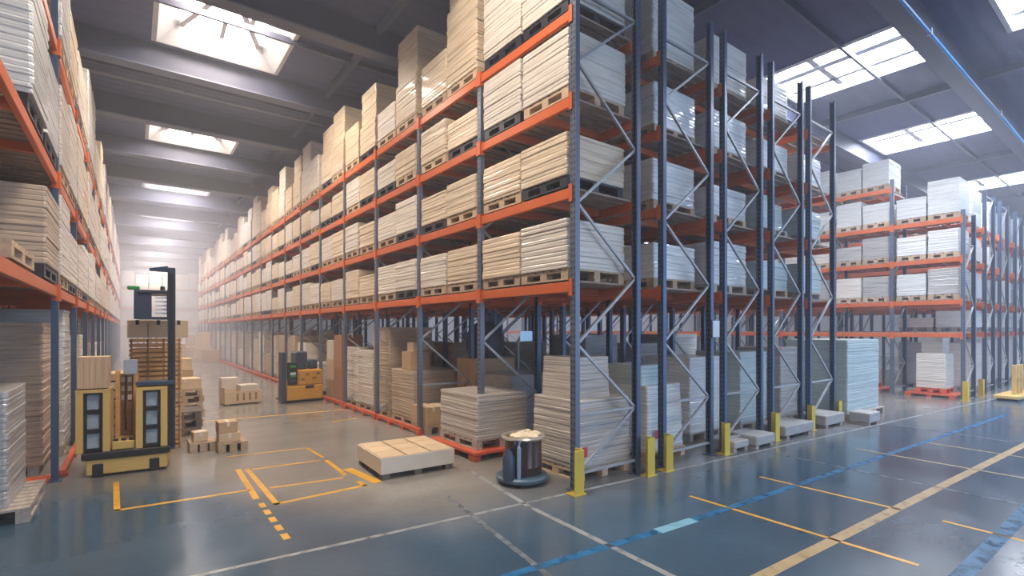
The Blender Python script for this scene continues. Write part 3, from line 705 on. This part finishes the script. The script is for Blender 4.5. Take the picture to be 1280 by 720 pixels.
# ------------------------------------------------------------------ yellow order picker truck at left
t = thing('order_picker', 'yellow order picker truck with tall dark mast and windowed side panels', 'forklift', (-.47, 8.18, 0), -.10)
W = .84
MB().box(0, W, 0, .8, .03, .22, 'truck_yellow', .012).build('base', t)
for x in (.12, W - .14): MB().box(x - .055, x + .055, -.012, .10, .0, .17, 'black', .01).build('wheel_guard', t)
for x in (.12, W - .14): MB().tube([(x - .05, .45, .07), (x + .05, .45, .07)], .07, 'black', 16).build('wheel', t)
MB().box(-.04, W + .03, -.02, .82, .22, .31, 'black', .012).build('bumper_band', t)
def tower(x0, x1, nm):
    tw = MB()
    for xa in (x0, x1 - .075): tw.box(xa, xa + .075, 0, .32, .31, 1.08, 'truck_yellow', .006)
    tw.box(x0, x1, 0, .32, 1.06, 1.10, 'truck_yellow'); tw.box(x0 + .07, x1 - .07, .2, .23, .31, 1.06, 'brownwall')
    o = tw.build('side_tower', t)
    n = (1.06 - .33) / 3
    for q in range(3):
        z0 = .33 + q * n; xa, xb = x0 + .078, x1 - .078
        f = MB(); f.box(xa, xb, .03, .08, z0, z0 + .03, 'black').box(xa, xb, .03, .08, z0 + n - .03, z0 + n - .005, 'black').box(xa, xa + .03, .03, .08, z0 + .03, z0 + n - .03, 'black').box(xb - .03, xb, .03, .08, z0 + .03, z0 + n - .03, 'black')
        w_ = f.build('tower_window', o); MB().box(xa + .03, xb - .03, .05, .058, z0 + .03, z0 + n - .03, 'glass').build('pane', w_)
tower(-.10, .24, 'l'); tower(.50, .84, 'r')
MB().box(.24, .50, .45, .48, .31, 1.25, 'brownwall').build('back_panel', t)
for x in (.27, .46): MB().box(x - .025, x + .025, .40, .45, .31, 1.30, 'wood_orange', .004).build('guide_rail', t)
MB().box(.25, .50, .05, .45, .31, .42, 'truck_yellow', .01).build('operator_step', t)
for x in (.29, .37, .45): MB().box(x - .025, x + .025, .06, .11, .42, .45, 'black', .006).build('pedal', t)
for z in (.90, 1.02, 1.14):
    for x in (.325, .395): MB().box(x - .022, x + .022, .435, .452, z, z + .07, 'carton_white', .003).build('label_plate', t)
MB().tube([(.36, .38, .5), (.355, .37, .8), (.365, .36, 1.26)], .012, 'black').build('console_pole', t)
MB().box(.34, .49, .32, .35, 1.25, 1.45, 'screen', .008).build('console_screen', t)
o = MB().box(W + .0, W + .085, .05, .15, .25, 2.68, 'darkblue', .006).build('mast', t)
MB().box(W + .015, W + .07, .04, .05, .3, 2.6, 'black').build('mast_channel', o)
MB().add([(W - .20, .06, 2.66), (W, .06, 2.70), (W, .14, 2.70), (W - .20, .14, 2.66), (W - .20, .06, 2.63), (W, .06, 2.62), (W, .14, 2.62), (W - .20, .14, 2.63)],
         [(0, 1, 2, 3), (7, 6, 5, 4), (0, 4, 5, 1), (1, 5, 6, 2), (2, 6, 7, 3), (3, 7, 4, 0)], 'darkblue').build('mast_arm', o)
MB().box(.50, W + .08, .02, .3, 1.12, 1.17, 'darkblue', .006).build('cross_bar', t)
hd = MB(); hd.box(.42, .84, .62, 1.3, 2.36, 2.41, 'darkblue', .01)
for x in (.42, .80): hd.box(x, x + .04, .62, .70, 2.03, 2.36, 'darkblue'); hd.box(x, x + .04, 1.22, 1.3, 2.03, 2.36, 'darkblue')
hd.box(.42, .84, .62, 1.3, 2.0, 2.03, 'darkblue'); hd.box(.46, .62, .64, .68, 2.03, 2.36, 'darkblue')
o = hd.build('overhead_guard', t)
for q in range(5): MB().box(.66, .80, .64, .655, 2.07 + q * .055, 2.095 + q * .055, 'paper').build('louvre_slat', o)
MB().bar((.86, .15, 2.38), (.82, .7, 2.38), .05, .05, 'darkblue').build('guard_arm', t)
MB().lathe([(.03, 0), (.03, .05), (.02, .07)], 'black', 14, (.74, .8, 2.41)).build('beacon', t)
MB().box(.34, .48, .66, .74, 2.41, 2.46, 'green', .01).build('work_lamp', t)
# crate of planks on the left tower
t = thing('plank_crate', 'pale wooden plank crate standing on the left tower of the truck', 'crate', (-.55, 8.20, 1.112), -.10)
MB().box(0, .30, 0, .26, .0, .40, 'ply', .006).build('crate_body', t)
for q in range(5): MB().box(.004 + q * .06, .056 + q * .06, -.006, 0, .005, .395, 'ply').build('plank', t)
# orange-brown slatted crates and cartons behind the truck
for q in range(8):
    t = thing('slatted_crate', '%s orange-brown slatted crate of the strapped pile behind the truck' % (['bottom'] + ORD[1:7] + ['topmost'])[q], 'crate', (.30, 9.78, q * .215), -.06, 'slatted crates behind the truck')
    for z in (0, .075, .15): MB().box(-.33, .33, -.30, -.285, z + .003, z + .048, 'wood_orange').box(-.33, .33, .285, .30, z + .003, z + .048, 'wood_orange').box(-.33, -.315, -.285, .285, z + .003, z + .048, 'wood_orange').box(.315, .33, -.285, .285, z + .003, z + .048, 'wood_orange').build('slat_ring', t)
    MB().box(-.31, .31, -.28, .28, .003, .02, 'wood_orange').build('crate_floor', t)
    b = MB()
    for x in (-.30, -.10, .10, .30): b.box(x - .012, x + .012, -.313, -.30, .003, .208, 'brownwall')
    b.build('batten', t)
for i, x in enumerate((.07, .33, .59)):
    carton(x, 9.76 - i * .02, 1.724, .25, .5, .27, 'carton_pale', ['left', 'middle', 'right'][i] + ' pale carton of three on top of the slatted crates', 'pale cartons on the slatted crates', -.06, 'mesh_black')

# ------------------------------------------------------------------ amber truck in the aisle
t = thing('pallet_truck', 'amber ride-on warehouse truck with black control column by the aisle rack', 'truck', (2.98, 13.45, 0), .12)
MB().box(.12, 1.02, 0, .75, .05, .42, 'amber', .02).build('chassis', t)
MB().box(.42, 1.02, .02, .75, .42, .82, 'amber', .03).build('battery_cover', t)
MB().box(.14, .42, .05, .7, .42, .55, 'amber', .01).build('foot_well', t)
MB().box(.10, 1.04, -.01, .77, .03, .07, 'black', .008).build('skirt', t)
for x in (.25, .85): MB().tube([(x, .1, .05), (x, .65, .05)], .05, 'black', 14).build('wheel', t)
o = MB().box(0, .11, .05, .30, .02, 1.28, 'darkblue', .012).build('mast', t)
p = MB().box(.14, .36, .0, .12, .46, 1.02, 'black', .012).build('control_panel', t)
for z, m in ((.92, 'green'), (.74, 'paper'), (.68, 'green'), (.56, 'darkblue')): MB().box(.18, .32, -.008, 0, z - .03, z + .03, m, .003).build('panel_label', p)
MB().box(.40, .70, .2, .6, .82, 1.28, 'darkblue', .04).build('seat_back', t)
MB().box(.76, .98, .25, .6, .82, 1.05, 'darkblue', .02).build('hood_box', t)
for x, z in ((.5, .58), (.62, .70), (.8, .60), (.9, .72)): MB().box(x - .05, x + .05, .008, .02, z - .03, z + .03, 'brownwall', .003).build('vent', t)
MB().box(.56, .78, -.005, .0, .34, .42, 'black', .003).build('plate', t)

# nine-lid shallow crate on the aisle floor
t = thing('shallow_crate', 'shallow pale wooden crate with nine square lids on the aisle floor', 'crate', (2.42, 5.88, 0), -.05)
CW, CD = 1.0, .95
b = MB(); b.box(0, CW, 0, .02, .075, .268, 'carton_white'); b.box(0, CW, CD - .02, CD, .075, .268, 'carton_white'); b.box(0, .02, .02, CD - .02, .075, .268, 'carton_white'); b.box(CW - .02, CW, .02, CD - .02, .075, .268, 'carton_white'); b.box(.02, CW - .02, .02, CD - .02, .235, .251, 'brownwall')
b.build('crate_body', t)
for i in range(3):
    for j in range(3):
        x0, x1 = i * CW / 3 + .012, (i + 1) * CW / 3 - .012; y0, y1 = j * CD / 3 + .012, (j + 1) * CD / 3 - .012
        MB().box(max(x0, .0), x1, y0, y1, .252, .282, 'carton_pale', .008).build('lid', t)
for x in (.02, CW / 2 - .05, CW - .12):
    for y in (.02, CD / 2 - .05, CD - .12): MB().box(x, x + .1, y, y + .1, .0, .075, 'wood_dark').build('foot', t)

# drum on a wheeled base
t = thing('waste_drum', 'dark metal drum with bright rim on a blue wheeled base by the corner post', 'drum', (3.76, 4.84, 0), .2); t.scale = (1.16, 1.16, 1.16)
MB().lathe([(.18, .09), (.195, .10), (.195, .17), (.200, .18), (.195, .19), (.195, .46), (.17, .462), (.17, .12)], 'drum', 40, (.05, 0, 0), False).build('drum_body', t, smooth=True)
MB().lathe([(.195, .455), (.225, .46), (.235, .475), (.225, .492), (.20, .495), (.185, .48), (.185, .455)], 'chrome', 40, (.05, 0, 0), False).build('rim', t, smooth=True)
b = MB(); rr = random.Random(3)
for q in range(9):
    a = q * 2.4; r_ = .03 + .1 * (q % 3) / 2; sx, sy, sz = rr.uniform(.05, .08), rr.uniform(.05, .08), rr.uniform(.03, .055)
    n = 10; vs = []; fs = []
    for i in range(6):
        ph = PI * i / 5
        for k2 in range(n): vs.append((.05 + r_ * math.cos(a) + sx * math.sin(ph) * math.cos(2 * PI * k2 / n) * (1 + .15 * math.sin(3 * k2 + q)), r_ * math.sin(a) + sy * math.sin(ph) * math.sin(2 * PI * k2 / n), .475 + sz * math.cos(ph)))
    for i in range(5):
        for k2 in range(n): fs.append((i * n + k2, i * n + n + k2, i * n + n + (k2 + 1) % n, i * n + (k2 + 1) % n))
    b.add(vs, fs, 'foam')
b.lathe([(.168, .40), (.168, .455), (.02, .465)], 'foam', 24, (.05, 0, 0))
b.build('rags', t, smooth=True)
MB().lathe([(.24, .03), (.27, .04), (.275, .07), (.255, .09), (.19, .095)], 'bluebase', 32, (.03, 0, 0)).build('base_ring', t, smooth=True)
for a in range(4): MB().tube([(.03 + .2 * math.cos(a * PI / 2 + .6) - .02, .2 * math.sin(a * PI / 2 + .6), .03), (.03 + .2 * math.cos(a * PI / 2 + .6) + .02, .2 * math.sin(a * PI / 2 + .6), .03)], .03, 'black', 12).build('castor', t)
MB().tube([(-.16, -.12, .09), (-.165, -.125, .40), (-.12, -.09, .45)], .022, 'lightblue', 10).build('handle_tube', t)
MB().lathe([(.06, .08), (.065, .1), (.065, .30), (.045, .34), (.03, .38)], 'darkblue', 18, (-.21, -.03, 0)).build('pump', t, smooth=True)
MB().tube([(-.21, -.05, .38), (-.19, -.10, .43), (-.15, -.06, .46)], .014, 'black').build('hose', t)

# small pallets with cartons, pallet stacks, crates in the left aisle
load(.86, 9.12, 0, .36, .40, [], 'tan', 'small pale pallet with one carton, next to the yellow truck', None, 'wood', cat='pallet')
carton(.82, 9.10, .142, .19, .2, .15, 'carton_pale', 'small carton sitting on the small pallet nearest the yellow truck', 'small cartons in the left aisle', .1)
load(1.22, 8.86, 0, .40, .42, [], 'tan', 'small dark-footed pallet with two cartons, right of the single-carton pallet', None, 'wood', cat='pallet')
carton(1.18, 8.86, .142, .29, .3, .13, 'carton_pale', 'lower carton on the small dark-footed pallet', 'small cartons in the left aisle')
carton(1.16, 8.88, .274, .26, .26, .17, 'carton', 'upper carton on the small dark-footed pallet', 'small cartons in the left aisle', .05)
for i in range(3): load(.67, 10.75, i * .142, .62, .7, [], 'tan', '%s dark wooden pallet of the short stack behind the mast' % ['bottom', 'middle', 'top'][i], 'pallets stacked behind the mast', 'wood_dark', R.uniform(-.05, .05), cat='pallet')
for i in range(4): load(.87, 13.2, i * .142, .72, .8, [], 'tan', '%s pale pallet of the stack farther up the left aisle' % ['lowest', 'second lowest', 'second highest', 'highest'][i], 'pale pallets up the left aisle', 'wood', R.uniform(-.06, .06), cat='pallet')
carton(.87, 13.1, .570, .6, .55, .22, 'carton_pale', 'flat pale carton lying on the pale pallet stack', None, .1)
t = thing('slotted_crate', 'open pale crate with dark hand slots on the aisle floor', 'crate', (1.78, 13.95, 0), .10)
b = MB()
b.box(0, .84, 0, .025, .03, .33, 'carton_pale'); b.box(0, .84, .5, .525, .03, .33, 'carton_pale'); b.box(0, .025, .025, .5, .03, .42, 'carton_pale'); b.box(.815, .84, .025, .5, .03, .33, 'carton_pale'); b.box(.025, .815, .025, .5, .03, .05, 'carton_pale'); b.build('crate_body', t)
for x in (.26, .40, .54, .68): MB().box(x, x + .045, -.004, 0, .10, .28, 'brownwall').build('hand_slot', t)
for x in (.05, .75): MB().box(x, x + .06, .02, .5, 0, .03, 'wood').build('runner', t)
carton(2.32, 14.22, .052, .42, .4, .42, 'carton_white', 'white-topped carton inside the slotted crate', None, .1)
carton(1.98, 14.75, 0, .4, .36, .62, 'carton_white', 'upright pale carton standing behind the slotted crate', None, .05)
# tall crates behind the strapped pile, board bundles
t = thing('board_bundle', 'bundle of pale boards stacked on bearers behind the truck', 'boards', (-.35, 11.3, 0), -.05)
for q in range(7): MB().box(-.32 + R.uniform(-.03, .03), .28 + R.uniform(-.03, .03), -.35, .35, .08 + q * .15, .08 + q * .15 + .12, R.choice(['ply', 'carton_white', 'wood_grey']), .006).build('board', t)
for x in (-.25, .15): MB().box(x, x + .08, -.35, .35, 0, .08, 'wood_grey').build('bearer', t)
for q in range(7 - 1):
    b = MB()
    for x in (-.25, .15): b.box(x, x + .06, -.3, .3, .20 + q * .15, .23 + q * .15, 'wood_grey')
    b.build('spacer', t)
for i, (x, y, z, w, d, h, m) in enumerate([(1.02, 16.2, 0, .55, .6, .75, 'carton'), (1.02, 16.2, .76, .5, .5, .32, 'carton_pale'), (1.0, 18.8, 0, .8, .7, .9, 'carton_pale'), (1.0, 18.8, .91, .6, .6, .5, 'carton_white'), (.5, 21, 0, .9, .8, 1.0, 'carton'),
        (3.3, 35, 0, .9, .9, .9, 'carton_pale'), (3.35, 35.1, .91, .7, .7, .8, 'carton_pale'), (2.5, 36.5, 0, 1.0, .9, .8, 'carton'), (3.5, 33, 0, .8, .8, .7, 'carton'), (2.0, 38.5, 0, .9, .9, .9, 'carton_pale'), (3.2, 39.5, 0, .8, .8, 1.5, 'carton_pale'), (1.2, 40, 0, 1., .9, .7, 'carton_white')]):
    carton(x, y, z, w, d, h, m, ['brown carton at the foot of a two-high pile past the pallets', 'pale carton on top of the two-high pile past the pallets', 'big pale carton farther up the left aisle', 'white carton on the big pale carton up the left aisle', 'large brown carton beyond the big pale carton',
        'lower yellowish carton of the far two-high pile by the rack', 'upper yellowish carton of the far two-high pile by the rack', 'wide brown carton in mid-aisle at the far end', 'brown carton nearest in the far-end group', 'square pale carton standing in mid-aisle far away', 'tall slim pale carton at the far end by the rack', 'white carton lying farthest left at the aisle end'][i], 'cartons up the aisle')
t = thing('forklift', 'small dark forklift far away at the end of the aisle', 'forklift', (.7, 37.0, 0), .3)
MB().box(-.4, .4, -.7, .6, .15, .8, 'darkblue', .06).build('body', t)
for x in (-.42, .32): MB().tube([(x, -.4, .2), (x + .1, -.4, .2)], .2, 'black', 14).build('wheel', t); MB().tube([(x, .4, .2), (x + .1, .4, .2)], .2, 'black', 14).build('wheel', t)
b = MB()
for x in (-.36, .32):
    for y in (-.5, .45): b.box(x, x + .05, y, y + .05, .8, 1.95, 'black')
b.box(-.38, .4, -.52, .52, 1.95, 2.0, 'black'); b.build('cab_frame', t)
for x in (-.2, .15): MB().box(x, x + .08, -.82, -.72, .05, 2.2, 'black').build('mast_rail', t)
for x in (-.22, .14): MB().box(x, x + .1, -1.7, -.7, .04, .08, 'galv').build('fork', t)

# low yellow pallet truck at the right edge
t = thing('pallet_jack', 'yellow stand-on pallet truck with upright bars at the right edge', 'truck', (18.15, 2.75, 0), -.05)
MB().box(-.15, 2.0, -.25, .25, .06, .15, 'truck_yellow', .015).build('deck', t)
MB().box(-.05, 1.95, -.2, .2, .0, .06, 'black', .01).build('skirt', t)
for x in (.28, .62, .96): MB().box(x, x + .08, -.1, -.02, .15, .92, 'truck_yellow', .008).build('upright_bar', t)
for z in (.3, .55): MB().box(.28, 1.04, -.07, -.05, z, z + .05, 'amber').build('cross_rail', t)

# ------------------------------------------------------------------ haze
def haze(name, colour, density, y0, y1, label):
    hm = bpy.data.materials.new(name); hm.use_nodes = True
    nt = hm.node_tree; nt.nodes.clear()
    vo = nt.nodes.new('ShaderNodeVolumeScatter'); vo.inputs['Color'].default_value = colour; vo.inputs['Density'].default_value = density; vo.inputs['Anisotropy'].default_value = 0.3
    om = nt.nodes.new('ShaderNodeOutputMaterial'); nt.links.new(vo.outputs[0], om.inputs['Volume'])
    MT[name] = hm
    tag(MB().box(XL - .1, XR + .1, y0, y1, -.1, HC + .45, name).build('haze'), label, 'haze', kind='stuff')
haze('thin_haze', (.80, .86, 1, 1), 0.0062, YF + .5, 20.0, 'thin haze hanging in the near part of the warehouse')
haze('thick_haze', (.82, .86, 1, 1), 0.034, 20.06, YB + .1, 'pale thicker haze filling the far end of the warehouse')

# ------------------------------------------------------------------ light, camera, view
w = bpy.data.worlds.new('sky'); scene.world = w; w.use_nodes = True
bg = w.node_tree.nodes['Background']; bg.inputs['Color'].default_value = (0.46, 0.66, 1.0, 1); bg.inputs['Strength'].default_value = 2.7
cam = bpy.data.cameras.new('camera'); co = bpy.data.objects.new('camera', cam); COL.link(co)
th = math.atan(474 / 631)
co.location = (0, 0, 1.85); co.rotation_euler = (PI / 2, 0, -th)
cam.sensor_width = 36; cam.lens = 631 / 1280 * 36; cam.shift_y = 52 / 1280; cam.clip_end = 300; cam.clip_start = .05
scene.camera = co
vs_ = scene.view_settings; vs_.view_transform = 'Standard'; vs_.look = 'None'; vs_.gamma = 1; vs_.use_curve_mapping = False; vs_.exposure = 0.1
cy = scene.cycles
cy.max_bounces = 8; cy.diffuse_bounces = 4; cy.glossy_bounces = 3; cy.volume_bounces = 4; cy.transparent_max_bounces = 8
cy.sample_clamp_indirect = 6; cy.use_denoising = True; cy.caustics_reflective = False; cy.caustics_refractive = False
